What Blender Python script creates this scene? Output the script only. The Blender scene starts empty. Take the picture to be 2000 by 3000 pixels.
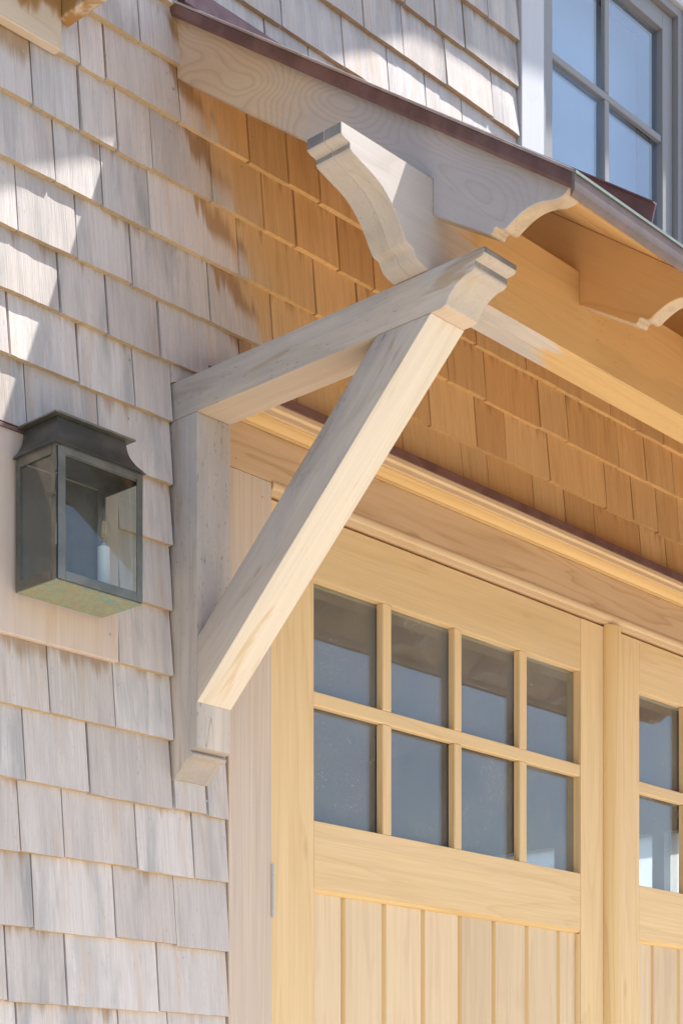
import bpy, bmesh, math, random
from mathutils import Vector, Matrix

# ---------------------------------------------------------------- camera, sky, sun, exposure
sc = bpy.context.scene
COL = sc.collection
TH = math.radians(42.775)
cam_d = bpy.data.cameras.new('camera')
cam = bpy.data.objects.new('camera', cam_d)
COL.objects.link(cam)
cam.location = (-2.5565, -2.7, 1.0)
cam.rotation_euler = (math.pi / 2, 0, TH - math.pi / 2)
cam_d.sensor_fit = 'VERTICAL'
cam_d.sensor_height = 36.0
cam_d.lens = 5134.0 / 3000.0 * 36.0
cam_d.shift_y = (3365.0 - 1500.0) / 3000.0
cam_d.clip_start = 0.05
cam_d.clip_end = 2000.0
sc.camera = cam

SUN_DIR = Vector((-0.505, 0.245, -1.0)).normalized()
world = bpy.data.worlds.new('World')
sc.world = world
world.use_nodes = True
wn = world.node_tree.nodes
sky = wn.new('ShaderNodeTexSky')
sky.sky_type = 'NISHITA'
sky.sun_disc = False
sky.sun_elevation = math.asin(-SUN_DIR.z)
sky.sun_rotation = math.atan2(-SUN_DIR.x, -SUN_DIR.y)
sky.air_density = 1.0
sky.dust_density = 1.0
sky.ozone_density = 1.0
wn['Background'].inputs['Strength'].default_value = 0.13
world.node_tree.links.new(sky.outputs['Color'], wn['Background'].inputs['Color'])

sun_d = bpy.data.lights.new('sun', 'SUN')
sun_d.energy = 5.0
sun_d.angle = math.radians(0.53)
sun_d.color = (1.0, 0.965, 0.905)
sun = bpy.data.objects.new('sun', sun_d)
COL.objects.link(sun)
sun.location = (6, -4, 12)
sun.rotation_euler = SUN_DIR.to_track_quat('-Z', 'Y').to_euler()

sc.view_settings.view_transform = 'Standard'
sc.view_settings.look = 'None'
sc.view_settings.gamma = 1.0
sc.view_settings.use_curve_mapping = False
sc.view_settings.exposure = 0.92
sc.render.engine = 'CYCLES'
sc.cycles.max_bounces = 10
sc.cycles.diffuse_bounces = 6
sc.cycles.transparent_max_bounces = 12

rnd = random.Random(7)

# ---------------------------------------------------------------- node helpers and materials
class NT:
    def __init__(s, name):
        s.m = bpy.data.materials.new(name)
        s.m.use_nodes = True
        s.t = s.m.node_tree
        s.t.nodes.clear()
        s.out = s.t.nodes.new('ShaderNodeOutputMaterial')
    def n(s, typ, **kw):
        nd = s.t.nodes.new(typ)
        for k, v in kw.items():
            setattr(nd, k, v)
        return nd
    def put(s, sock, v):
        if hasattr(v, 'is_output'):
            s.t.links.new(v, sock)
        elif v is not None:
            if sock.type == 'RGBA' and len(v) == 3:
                v = (*v, 1)
            sock.default_value = v
    def math(s, op, a, b=None, c=None, clamp=False):
        nd = s.n('ShaderNodeMath', operation=op, use_clamp=clamp)
        s.put(nd.inputs[0], a)
        if b is not None: s.put(nd.inputs[1], b)
        if c is not None: s.put(nd.inputs[2], c)
        return nd.outputs[0]
    def vmath(s, op, a, b):
        nd = s.n('ShaderNodeVectorMath', operation=op)
        s.put(nd.inputs[0], a); s.put(nd.inputs[1], b)
        return nd.outputs[0]
    def noise(s, vec, scale, detail=2.0, rough=0.5, dist=0.0):
        v = s.vmath('MULTIPLY', vec, scale) if isinstance(scale, tuple) else vec
        nd = s.n('ShaderNodeTexNoise')
        s.put(nd.inputs['Vector'], v)
        nd.inputs['Scale'].default_value = 1.0 if isinstance(scale, tuple) else scale
        nd.inputs['Detail'].default_value = detail
        nd.inputs['Roughness'].default_value = rough
        nd.inputs['Distortion'].default_value = dist
        return nd.outputs[0]
    def step(s, v, a, b):
        nd = s.n('ShaderNodeMapRange', interpolation_type='SMOOTHSTEP')
        s.put(nd.inputs[0], v)
        s.put(nd.inputs[1], a); s.put(nd.inputs[2], b)
        nd.inputs[3].default_value = 0; nd.inputs[4].default_value = 1
        return nd.outputs[0]
    def mix(s, f, a, b, mode='MIX'):
        nd = s.n('ShaderNodeMix', data_type='RGBA', blend_type=mode)
        s.put(nd.inputs[0], f); s.put(nd.inputs[6], a); s.put(nd.inputs[7], b)
        return nd.outputs[2]
    def ramp(s, v, stops):
        nd = s.n('ShaderNodeValToRGB')
        el = nd.color_ramp.elements
        while len(el) < len(stops): el.new(0.5)
        for e, (p, c) in zip(el, stops):
            e.position = p
            e.color = (c, c, c, 1) if not isinstance(c, tuple) else (*c, 1)
        s.put(nd.inputs[0], v)
        return nd.outputs[0]
    def scale(s, col, v):           # col * (v,v,v)
        nd = s.n('ShaderNodeVectorMath', operation='SCALE')
        s.put(nd.inputs[0], col); s.put(nd.inputs[3], v)
        return nd.outputs[0]
    def bump(s, h, strength, dist=0.001):
        nd = s.n('ShaderNodeBump')
        nd.inputs['Strength'].default_value = strength
        nd.inputs['Distance'].default_value = dist
        s.put(nd.inputs['Height'], h)
        return nd.outputs[0]
    def surf(s, col, rough=0.7, metal=0.0, normal=None, spec=0.3):
        p = s.n('ShaderNodeBsdfPrincipled')
        s.put(p.inputs['Base Color'], col); s.put(p.inputs['Roughness'], rough)
        s.put(p.inputs['Metallic'], metal)
        p.inputs['Specular IOR Level'].default_value = spec
        if normal is not None: s.put(p.inputs['Normal'], normal)
        s.t.links.new(p.outputs[0], s.out.inputs[0])
        return s.m
    def gc(s, off=True):
        a = s.n('ShaderNodeAttribute', attribute_name='gc').outputs['Vector']
        if not off: return a
        r = s.rand()
        c = s.n('ShaderNodeCombineXYZ')
        s.put(c.inputs[0], s.math('MULTIPLY', r, 37.0))
        s.put(c.inputs[1], s.math('MULTIPLY', r, 11.3))
        s.put(c.inputs[2], s.math('MULTIPLY', r, 5.7))
        return s.vmath('ADD', a, c.outputs[0])
    def rand(s):
        return s.n('ShaderNodeObjectInfo').outputs['Random']
    def wpos(s):
        return s.n('ShaderNodeNewGeometry').outputs['Position']
    def comp(s, vec, i):
        nd = s.n('ShaderNodeSeparateXYZ'); s.put(nd.inputs[0], vec)
        return nd.outputs[i]

def wood(name, c1, c2, ring=0.6, ringf=9.0, rscale=(0.7, 5.0, 5.0), rdet=3.0, fine=0.18, var=0.06, rough=0.6,
         grey=None, greyamt=0.0, specks=0.0, tan=None, tanamt=0.0, spec=0.25, bmp=0.25, fresh=None, edge=None, shelter=0.0, jag=(9.0, 14.0, 30.0), jamp=0.34, exposed=0.0, crack=0.0, knots=0.0):
    """wood with growth-ring figure along the piece, fine fibre, blotches of grey weathering, tan stains and mildew specks.
    fresh/edge: colour of unweathered wood and the world-space (axis, position, width) past which the piece is sheltered"""
    t = NT(name)
    v = t.gc()
    n1 = t.noise(v, rscale, rdet, 0.45, 0.3)
    fr = t.math('FRACT', t.math('MULTIPLY', n1, ringf))
    rg = t.ramp(fr, [(0.0, 0.15), (0.45, 0.0), (0.82, 0.5), (0.94, 1.0), (1.0, 0.15)])
    f = t.noise(v, (5.0, 260.0, 260.0), 2.0, 0.6)
    f2 = t.noise(v, (1.6, 55.0, 55.0), 2.0, 0.5)
    bl = t.noise(v, (2.2, 7.0, 7.0), 4.0, 0.6, 0.6)
    col = t.mix(t.math('MULTIPLY', rg, ring), c1, c2)
    if tan:
        tb = t.noise(t.vmath('ADD', v, (3.1, 9.2, 4.4)), (2.6, 14.0, 14.0), 3.0, 0.6, 0.8)
        col = t.mix(t.math('MULTIPLY', t.step(tb, 0.56, 0.66), tanamt), col, tan)
    if grey:
        gm = t.math('MULTIPLY', t.step(bl, 0.36, 0.66), greyamt)
        if exposed:                     # rain-washed faces grey first, the soffits of a moulding stay clean
            nzz = t.comp(t.n('ShaderNodeNewGeometry').outputs['Normal'], 2)
            gm = t.math('MULTIPLY', t.math('ADD', t.math('MULTIPLY', t.step(bl, 0.25, 0.55), 0.6), 0.4),
                        t.math('ADD', 0.26, t.math('MULTIPLY', t.step(nzz, -0.5, -0.05), exposed)))
        col = t.mix(gm, col, grey)
    if fresh:
        ax, pos, wid = edge
        w = t.comp(t.wpos(), ax)
        if shelter:
            nz = t.comp(t.n('ShaderNodeNewGeometry').outputs['True Normal'], 2)
            w = t.math('SUBTRACT', w, t.math('MULTIPLY', t.step(nz, -0.5, -0.8), shelter))
        jg = t.noise(t.wpos(), jag, 3.0, 0.6, 0.4)
        m = t.step(t.math('ADD', w, t.math('MULTIPLY', t.math('SUBTRACT', jg, 0.5), jamp)), pos - wid, pos + wid)
        fcol = t.mix(t.math('MULTIPLY', rg, ring * 0.8), fresh, tuple(c * 0.72 for c in fresh))
        col = t.mix(m, col, fcol)
    if specks:
        sp = t.noise(v, (60.0, 240.0, 240.0), 2.0, 0.6)
        sm = t.math('MULTIPLY', t.step(sp, 0.63, 0.72), t.step(bl, 0.42, 0.6))
        col = t.mix(t.math('MULTIPLY', sm, specks), col, (0.16, 0.14, 0.13))
    if knots:                           # a few small knots
        vo = t.n('ShaderNodeTexVoronoi'); vo.inputs['Scale'].default_value = 1.0
        t.put(vo.inputs['Vector'], t.vmath('MULTIPLY', v, (2.6, 8.0, 8.0)))
        kn = t.math('SUBTRACT', 1.0, t.step(t.math('ADD', vo.outputs['Distance'], t.math('MULTIPLY', f2, 0.05)), 0.055, 0.13))
        kd = t.math('MULTIPLY', kn, t.step(t.comp(vo.outputs['Color'], 0), 0.35, 0.45))
        col = t.mix(t.math('MULTIPLY', kd, knots), col, tuple(c * 0.42 for c in c2))
    if crack:                           # drying checks along the grain
        cn = t.noise(t.vmath('ADD', v, (5.5, 2.2, 8.8)), (1.1, 26.0, 26.0), 1.0, 0.4, 0.15)
        line = t.math('SUBTRACT', 1.0, t.step(t.math('ABSOLUTE', t.math('SUBTRACT', cn, 0.5)), 0.002, 0.007))
        gate = t.step(t.noise(v, (2.3, 9.0, 9.0), 1.0, 0.5), 0.53, 0.60)
        col = t.mix(t.math('MULTIPLY', t.math('MULTIPLY', line, gate), crack), col, (0.17, 0.125, 0.09))
    k = t.math('ADD', 1.0 - fine, t.math('MULTIPLY', f, fine * 1.2))
    k = t.math('ADD', k, t.math('MULTIPLY', f2, fine * 0.8))
    k = t.math('ADD', k, t.math('MULTIPLY', t.math('SUBTRACT', t.rand(), 0.5), var * 2))
    col = t.scale(col, k)
    h = t.math('ADD', f, t.math('MULTIPLY', rg, -0.5))
    return t.surf(col, rough, 0.0, t.bump(h, bmp, 0.0006), spec)

def shingle_material():
    t = NT('cedar_shingle')
    v = t.gc()
    raw = t.gc(False)              # z of this is the height over the butt / exposure, see shingle()
    wp = t.wpos()
    f = t.noise(v, (11.0, 420.0, 0.0), 3.0, 0.7)
    st = t.noise(v, (3.0, 75.0, 0.0), 3.0, 0.6, 0.2)
    bl = t.noise(v, (2.6, 13.0, 0.0), 4.0, 0.65, 0.3)
    bl2 = t.noise(t.vmath('ADD', v, (7.7, 3.3, 1.1)), (3.0, 20.0, 0.0), 3.0, 0.6, 0.3)
    sp = t.noise(v, (55.0, 380.0, 0.0), 2.0, 0.6)
    r = t.rand()
    r2 = t.math('FRACT', t.math('MULTIPLY', r, 17.31))
    r3 = t.math('FRACT', t.math('MULTIPLY', r, 53.77))
    w = t.mix(r2, (0.635, 0.565, 0.52), (0.69, 0.635, 0.60))
    w = t.mix(t.math('MULTIPLY', t.step(bl, 0.42, 0.66), t.math('ADD', 0.10, t.math('MULTIPLY', r3, 0.65))), w, (0.36, 0.35, 0.345))
    w = t.mix(t.math('MULTIPLY', t.step(bl2, 0.53, 0.70), 0.45), w, (0.60, 0.46, 0.35))
    w = t.mix(t.math('MULTIPLY', t.math('MULTIPLY', t.step(sp, 0.60, 0.70), t.step(st, 0.46, 0.62)), 0.55), w, (0.27, 0.25, 0.26))
    # fresh cedar where the roof keeps the weather off: right of the bracket, below the canopy
    fc = t.mix(r2, (0.66, 0.415, 0.19), (0.72, 0.485, 0.245))
    fc = t.mix(t.math('MULTIPLY', t.step(r3, 0.92, 0.98), 0.6), fc, (0.53, 0.29, 0.12))
    fc = t.mix(t.math('MULTIPLY', t.step(bl2, 0.5, 0.72), 0.35), fc, (0.48, 0.255, 0.095))
    x = t.comp(wp, 0); z = t.comp(wp, 2)
    tongue = t.noise(v, (2.2, 30.0, 0.0), 4.0, 0.62, 0.5)
    bx = t.math('ADD', x, t.math('MULTIPLY', t.math('SUBTRACT', tongue, 0.5), 0.20))
    bx = t.math('ADD', bx, t.math('MULTIPLY', t.math('SUBTRACT', t.comp(raw, 2), 0.5), 0.07))
    bx = t.math('ADD', bx, t.math('MULTIPLY', t.math('SUBTRACT', z, 3.17), 0.36))
    m = t.math('ADD', t.math('MULTIPLY', t.step(bx, -0.115, -0.060), 0.75), t.math('MULTIPLY', t.step(bx, -0.09, 0.03), 0.25))
    brown = t.math('MULTIPLY', t.math('MULTIPLY', t.step(bx, -0.150, -0.115), t.math('SUBTRACT', 1.0, t.step(bx, -0.09, -0.04))),
                   t.step(t.comp(raw, 2), 0.25, 0.60))
    below = t.math('SUBTRACT', 1.0, t.step(z, 3.30, 3.34))
    m = t.math('MULTIPLY', t.math('MULTIPLY', m, below), t.step(z, 2.44, 2.47))
    col = t.mix(m, w, fc)
    brown = t.math('MULTIPLY', t.math('MULTIPLY', brown, below), t.step(z, 2.44, 2.47))
    col = t.mix(t.math('MULTIPLY', brown, 0.85), col, (0.38, 0.215, 0.09))
    # brown run-off tongues hanging from the butt above, on some shingles
    ex = t.comp(raw, 2)
    tn = t.noise(v, (1.2, 38.0, 0.0), 3.0, 0.6, 0.3)
    hang = t.step(t.math('ADD', ex, t.math('MULTIPLY', t.math('SUBTRACT', tn, 0.5), 1.3)), 0.90, 1.20)
    hang = t.math('MULTIPLY', hang, t.step(r3, 0.62, 0.75))
    col = t.mix(t.math('MULTIPLY', hang, 0.62), col, (0.36, 0.21, 0.10))
    wet = t.math('MULTIPLY', t.math('SUBTRACT', 1.0, t.step(x, -0.53, -0.50)), t.step(t.math('ADD', z, t.math('MULTIPLY', t.math('SUBTRACT', tn, 0.5), 0.10)), 3.035, 3.075))
    col = t.mix(t.math('MULTIPLY', wet, 0.75), col, (0.40, 0.235, 0.10))
    # drip stains below the lantern's mounting board
    drip = t.math('MULTIPLY', t.math('SUBTRACT', 1.0, t.step(x, -0.33, -0.31)), t.math('SUBTRACT', 1.0, t.step(z, 1.962, 1.966)))
    drip = t.math('MULTIPLY', drip, t.step(t.math('ADD', z, t.math('MULTIPLY', t.math('SUBTRACT', tn, 0.5), 0.12)), 1.925, 1.960))
    col = t.mix(t.math('MULTIPLY', drip, 0.75), col, (0.36, 0.25, 0.15))
    # sawn butt ends, with their warm orange glow put into the colour
    nz = t.comp(t.n('ShaderNodeNewGeometry').outputs['True Normal'], 2)
    col = t.mix(t.math('MULTIPLY', t.step(t.math('MULTIPLY', nz, -1.0), 0.5, 0.8), 0.85), col, t.mix(m, (0.50, 0.36, 0.19), (0.66, 0.43, 0.19)))
    k = t.math('ADD', 0.64, t.math('ADD', t.math('MULTIPLY', f, 0.40), t.math('MULTIPLY', t.noise(v, (6.0, 190.0, 0.0), 2.0, 0.6), 0.30)))
    k = t.math('ADD', k, t.math('MULTIPLY', t.math('SUBTRACT', st, 0.5), 0.26))
    k = t.math('ADD', k, t.math('MULTIPLY', t.math('SUBTRACT', r, 0.5), 0.20))
    col = t.scale(col, k)
    return t.surf(col, 0.8, 0.0, t.bump(t.math('ADD', f, t.math('MULTIPLY', st, 0.6)), 0.75, 0.0016), 0.12)

def copper_material(name, base, dark, verd=0.0, rough=0.38, metal=0.75):
    t = NT(name)
    p = t.wpos()
    a = t.noise(p, 14.0, 4.0, 0.6, 0.5)
    b = t.noise(p, 60.0, 4.0, 0.65)
    col = t.mix(t.step(a, 0.35, 0.65), base, dark)
    vm = t.math('MULTIPLY', t.step(t.math('ADD', t.math('MULTIPLY', a, 0.6), t.math('MULTIPLY', b, 0.4)), 0.62 - 0.3 * verd, 0.72 - 0.2 * verd), min(1.0, verd * 1.2))
    col = t.mix(vm, col, (0.26, 0.40, 0.31))
    mt = t.math('MULTIPLY', t.math('SUBTRACT', 1.0, vm), metal)
    rg = t.math('ADD', rough, t.math('ADD', t.math('MULTIPLY', vm, 0.4), t.math('MULTIPLY', t.math('SUBTRACT', b, 0.5), 0.2)))
    return t.surf(col, rg, mt, t.bump(b, 0.12, 0.001), 0.4)

def verdigris_material():
    t = NT('verdigris_copper')
    p = t.wpos()
    a = t.noise(p, 30.0, 5.0, 0.65, 2.0)
    b = t.noise(p, 70.0, 4.0, 0.6, 0.8)
    col = t.ramp(a, [(0.30, (0.15, 0.29, 0.25)), (0.44, (0.30, 0.37, 0.26)), (0.53, (0.36, 0.28, 0.16)), (0.62, (0.18, 0.34, 0.29))])
    col = t.mix(t.math('MULTIPLY', t.step(b, 0.5, 0.7), 0.5), col, (0.22, 0.27, 0.22))
    return t.surf(col, 0.65, 0.15, t.bump(b, 0.2, 0.001), 0.3)

def glass_material(name, tint=(0.86, 0.9, 0.9), ior=1.52, dust=0.03, speck=0.25, dustcol=(0.45, 0.43, 0.40), refl=(1, 1, 1)):
    t = NT(name)
    fr = t.n('ShaderNodeFresnel')
    back = t.n('ShaderNodeNewGeometry').outputs['Backfacing']
    t.put(fr.inputs['IOR'], t.math('ADD', t.math('MULTIPLY', back, 1.0 / ior - ior), ior))   # same Fresnel on both sides of a thin pane
    tr = t.n('ShaderNodeBsdfTransparent'); t.put(tr.inputs[0], tint)
    gl = t.n('ShaderNodeBsdfGlossy'); gl.inputs['Roughness'].default_value = 0.0
    t.put(gl.inputs[0], refl)
    m1 = t.n('ShaderNodeMixShader')
    t.put(m1.inputs[0], fr.outputs[0]); t.put(m1.inputs[1], tr.outputs[0]); t.put(m1.inputs[2], gl.outputs[0])
    df = t.n('ShaderNodeBsdfDiffuse'); t.put(df.inputs[0], dustcol)
    p = t.wpos()
    s1 = t.noise(p, 170.0, 2.0, 0.7)
    s2 = t.noise(p, 6.0, 3.0, 0.6)
    d = t.math('ADD', t.math('MULTIPLY', t.math('MULTIPLY', t.step(s1, 0.60, 0.74), speck), t.step(s2, 0.38, 0.62)),
               t.math('MULTIPLY', s2, dust * 2), clamp=True)
    m2 = t.n('ShaderNodeMixShader')
    t.put(m2.inputs[0], d); t.put(m2.inputs[1], m1.outputs[0]); t.put(m2.inputs[2], df.outputs[0])
    t.t.links.new(m2.outputs[0], t.out.inputs[0])
    return t.m

def plain(name, col, rough=0.6, metal=0.0, nscale=12.0, namt=0.15, spec=0.3):
    t = NT(name)
    n = t.noise(t.wpos(), nscale, 4.0, 0.6)
    c = t.scale(t.mix(0.0, col, col), t.math('ADD', 1.0 - namt, t.math('MULTIPLY', n, namt * 2)))
    return t.surf(c, rough, metal, t.bump(n, 0.1, 0.001), spec)

M = {}
M['shingle'] = shingle_material()
M['timber'] = wood('weathered_timber', knots=0.55, c1=(0.66, 0.575, 0.495), c2=(0.50, 0.415, 0.335), ring=0.45, ringf=10, fine=0.2, var=0.02,
                   grey=(0.40, 0.375, 0.365), greyamt=0.62, crack=0.4, specks=0.7, tan=(0.47, 0.32, 0.18), tanamt=0.8, rough=0.75)
M['carved'] = wood('weathered_endgrain', (0.63, 0.55, 0.47), (0.47, 0.39, 0.31), ring=0.35, ringf=8, fine=0.15, var=0.0,
                   grey=(0.225, 0.22, 0.22), greyamt=0.75, exposed=0.8, crack=0.25, specks=0.5, tan=(0.58, 0.42, 0.25), tanamt=0.3, rough=0.75)
M['foot'] = wood('weathered_foot', (0.47, 0.40, 0.34), (0.40, 0.33, 0.27), ring=0.3, ringf=8, fine=0.2, var=0.0, grey=(0.34, 0.32, 0.31), greyamt=0.6,
                 specks=0.3, crack=0.5, rough=0.8)
M['under'] = wood('bounce_cream_timber', (0.75, 0.665, 0.55), (0.63, 0.52, 0.38), ring=0.4, ringf=9, rscale=(0.5, 8, 8), fine=0.2, var=0.0,  # brace underside cream: ground bounce put into the colour, besides real tan streaks
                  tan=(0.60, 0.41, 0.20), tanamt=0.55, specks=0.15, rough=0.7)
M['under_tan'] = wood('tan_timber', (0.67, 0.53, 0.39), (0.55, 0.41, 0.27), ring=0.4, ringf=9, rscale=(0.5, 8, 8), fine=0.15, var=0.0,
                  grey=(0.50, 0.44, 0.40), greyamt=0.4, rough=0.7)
M['tail'] = wood('rafter_tail_endgrain', (0.57, 0.445, 0.31), (0.42, 0.30, 0.18), ring=0.6, ringf=14, fine=0.25, var=0.0, grey=(0.42, 0.34, 0.26), greyamt=0.6, crack=0.3)
M['plate'] = wood('plate_timber', (0.61, 0.54, 0.48), (0.45, 0.37, 0.30), crack=0.3, ring=0.4, ringf=8, fine=0.15, var=0.0,
                  grey=(0.42, 0.40, 0.40), greyamt=0.6, specks=0.4, fresh=(0.66, 0.43, 0.195), edge=(0, -0.02, 0.045), shelter=0.27, jag=(4.0, 26.0, 30.0), jamp=0.55)
M['barge'] = wood('barge_rafter', (0.56, 0.505, 0.49), (0.45, 0.395, 0.375), ring=0.85, ringf=62, rscale=(1.35, 5.2, 5.2), rdet=1.5, knots=0.5, fine=0.10, var=0.0,
                  grey=(0.47, 0.45, 0.47), greyamt=0.55, specks=0.2, fresh=(0.68, 0.525, 0.375), edge=(1, -0.40, 0.16))
M['rafter'] = wood('fresh_rafter', (0.63, 0.39, 0.175), (0.48, 0.26, 0.105), ring=0.45, ringf=7, fine=0.14, var=0.05)
M['soffit'] = wood('fresh_soffit', (0.70, 0.47, 0.225), (0.56, 0.33, 0.135), ring=0.4, ringf=7, fine=0.12, var=0.05)
M['door'] = wood('fir_door', (0.76, 0.55, 0.295), (0.62, 0.405, 0.185), ring=0.42, ringf=8, rscale=(0.5, 8, 8), fine=0.22, var=0.05, knots=0.25, rough=0.5,
                 tan=(0.78, 0.56, 0.36), tanamt=0.35)
M['plank'] = wood('fir_plank', (0.74, 0.565, 0.36), (0.61, 0.42, 0.225), ring=0.35, ringf=7, rscale=(0.4, 11, 11), fine=0.22, var=0.10, rough=0.5,
                  tan=(0.66, 0.46, 0.30), tanamt=0.4)
M['amber'] = wood('amber_moulding', (0.74, 0.52, 0.25), (0.56, 0.33, 0.12), ring=0.5, ringf=6, rscale=(0.4, 14, 14), fine=0.10, var=0.02, rough=0.5)
M['frieze'] = wood('frieze_board', (0.64, 0.445, 0.27), (0.48, 0.29, 0.15), knots=0.4, ring=0.75, ringf=13, rscale=(0.9, 9, 9), fine=0.14, var=0.02)
M['crown'] = wood('crown_board', (0.70, 0.52, 0.32), (0.58, 0.36, 0.16), ring=0.3, ringf=8, fine=0.10, var=0.02)
M['casing'] = wood('casing_board', (0.655, 0.525, 0.41), (0.52, 0.395, 0.29), ring=0.5, ringf=36, rscale=(0.25, 11, 11), rdet=1.0, fine=0.26, var=0.02,
                   grey=(0.54, 0.48, 0.44), greyamt=0.35)
M['pale'] = wood('pale_bracket', (0.70, 0.57, 0.43), (0.57, 0.40, 0.24), ring=0.4, ringf=8, fine=0.12, var=0.02, fresh=(0.42, 0.225, 0.075), edge=(2, 3.158, 0.012), jag=(16.0, 16.0, 5.0), jamp=0.13)
M['block'] = wood('mounting_board', (0.64, 0.52, 0.44), (0.56, 0.42, 0.32), ring=0.3, ringf=8, fine=0.15, var=0.0, tan=(0.62, 0.43, 0.27), tanamt=0.5)
M['trimwhite'] = wood('pale_trim', (0.66, 0.66, 0.68), (0.57, 0.56, 0.57), ring=0.25, ringf=7, fine=0.12, var=0.02)
M['copper'] = copper_material('brown_copper', (0.275, 0.165, 0.155), (0.20, 0.115, 0.108), 0.05, 0.45, 0.55)
M['eave'] = copper_material('eave_copper', (0.235, 0.165, 0.145), (0.185, 0.14, 0.122), 0.2, 0.5, 0.2)
M['lip'] = copper_material('sheen_copper_lip', (0.60, 0.53, 0.50), (0.48, 0.40, 0.37), 0.0, 0.38, 0.5)  # pale lip: bright sky sheen put into the colour
M['patina'] = copper_material('patina_edge', (0.22, 0.235, 0.21), (0.22, 0.28, 0.25), 0.25, 0.55, 0.4)
M['bronze'] = copper_material('dark_bronze', (0.165, 0.16, 0.145), (0.11, 0.11, 0.105), 0.12, 0.42, 0.7)
M['bronze_edge'] = copper_material('green_bronze', (0.22, 0.215, 0.185), (0.145, 0.15, 0.13), 0.22, 0.40, 0.7)
M['verdigris'] = verdigris_material()
M['glass'] = glass_material('door_glass', ior=1.62, dust=0.13, speck=0.42, dustcol=(0.50, 0.47, 0.43))
M['lantern_glass'] = glass_material('lantern_glass', (0.90, 0.92, 0.90), 1.5, 0.012, 0.05)
M['win_glass'] = glass_material('window_glass', (0.9, 0.95, 1.0), 2.35, 0.012, 0.0, refl=(0.90, 0.97, 0.99))
M['frame'] = plain('taupe_frame', (0.34, 0.335, 0.335), 0.5, 0.0, 40, 0.05)
M['spacer'] = plain('glazing_spacer', (0.05, 0.05, 0.05), 0.5)
M['candle'] = plain('candle_sleeve', (0.9, 0.89, 0.87), 0.5, 0, 30, 0.03)
M['filament'] = plain('filament', (0.75, 0.50, 0.16), 0.5, 0, 30, 0.03)
M['steel'] = plain('steel', (0.5, 0.5, 0.52), 0.4, 0.9, 60, 0.1)
M['sheathing'] = plain('sheathing', (0.07, 0.045, 0.03), 0.9)
M['zinc'] = plain('zinc', (0.52, 0.51, 0.50), 0.5, 0.2, 60, 0.12)
M['bulb'] = glass_material('bulb_glass', (0.97, 0.97, 0.97), 1.9, 0.04, 0.0, dustcol=(0.8, 0.8, 0.8))
M['concrete'] = plain('concrete', (0.32, 0.31, 0.30), 0.85, 0, 6, 0.2)
M['plaster'] = plain('plaster', (0.34, 0.33, 0.32), 0.9, 0, 5, 0.08)
M['blind'] = plain('roller_blind', (0.38, 0.42, 0.46), 0.9, 0, 3, 0.3)
M['gravel'] = plain('pale_gravel', (0.64, 0.56, 0.455), 0.95, 0, 35, 0.35)
M['soil'] = plain('bare_soil', (0.085, 0.08, 0.07), 0.95, 0, 3, 0.4)

# ---------------------------------------------------------------- mesh helpers
def cr(pts, n=5):
    """Catmull-Rom through 2-D points"""
    out = []
    for i in range(len(pts) - 1):
        p0 = pts[max(i - 1, 0)]; p1 = pts[i]; p2 = pts[i + 1]; p3 = pts[min(i + 2, len(pts) - 1)]
        for k in range(n):
            u = k / n
            out.append(tuple(0.5 * (2 * b + (c - a) * u + (2 * a - 5 * b + 4 * c - d) * u * u + (3 * b - a - 3 * c + d) * u ** 3)
                             for a, b, c, d in zip(p0, p1, p2, p3)))
    out.append(tuple(pts[-1]))
    return out

def add_box(bm, x0, x1, y0, y1, z0, z1):
    vs = [bm.verts.new((x, y, z)) for x in (x0, x1) for y in (y0, y1) for z in (z0, z1)]
    for f in ((0, 1, 3, 2), (4, 6, 7, 5), (0, 4, 5, 1), (2, 3, 7, 6), (0, 2, 6, 4), (1, 5, 7, 3)):
        bm.faces.new([vs[i] for i in f])

def add_prism(bm, pts, axis, a0, a1):
    def P(p, a):
        u, v = p
        return (a, u, v) if axis == 'x' else (u, a, v) if axis == 'y' else (u, v, a)
    A = [bm.verts.new(P(p, a0)) for p in pts]
    B = [bm.verts.new(P(p, a1)) for p in pts]
    bm.faces.new(A); bm.faces.new(B[::-1])
    n = len(pts)
    for i in range(n):
        j = (i + 1) % n
        bm.faces.new((A[i], B[i], B[j], A[j]))

def add_tube(bm, prof, cx, cy, seg=14):
    """lathe: prof = [(r, z)] round the vertical axis at cx, cy"""
    rings = []
    for r, z in prof:
        rings.append([bm.verts.new((cx + r * math.cos(2 * math.pi * k / seg), cy + r * math.sin(2 * math.pi * k / seg), z)) for k in range(seg)])
    for a, b in zip(rings, rings[1:]):
        for k in range(seg):
            bm.faces.new((a[k], a[(k + 1) % seg], b[(k + 1) % seg], b[k]))
    bm.faces.new(rings[0][::-1]); bm.faces.new(rings[-1])

def add_rod(bm, pts, r, seg=6):
    prev = None
    for i, p in enumerate(pts):
        p = Vector(p)
        d = (Vector(pts[min(i + 1, len(pts) - 1)]) - Vector(pts[max(i - 1, 0)])).normalized()
        a = d.orthogonal().normalized(); b = d.cross(a)
        ring = [bm.verts.new(p + r * (math.cos(2 * math.pi * k / seg) * a + math.sin(2 * math.pi * k / seg) * b)) for k in range(seg)]
        if prev:
            best = min(range(seg), key=lambda s: (ring[s].co - prev[0].co).length)
            ring = ring[best:] + ring[:best]
            for k in range(seg):
                bm.faces.new((prev[k], prev[(k + 1) % seg], ring[(k + 1) % seg], ring[k]))
        else:
            bm.faces.new(ring[::-1])
        prev = ring
    bm.faces.new(prev)

def new(): return bmesh.new()

AX = {'x': Vector((1, 0, 0)), 'y': Vector((0, 1, 0)), 'z': Vector((0, 0, 1))}

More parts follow.
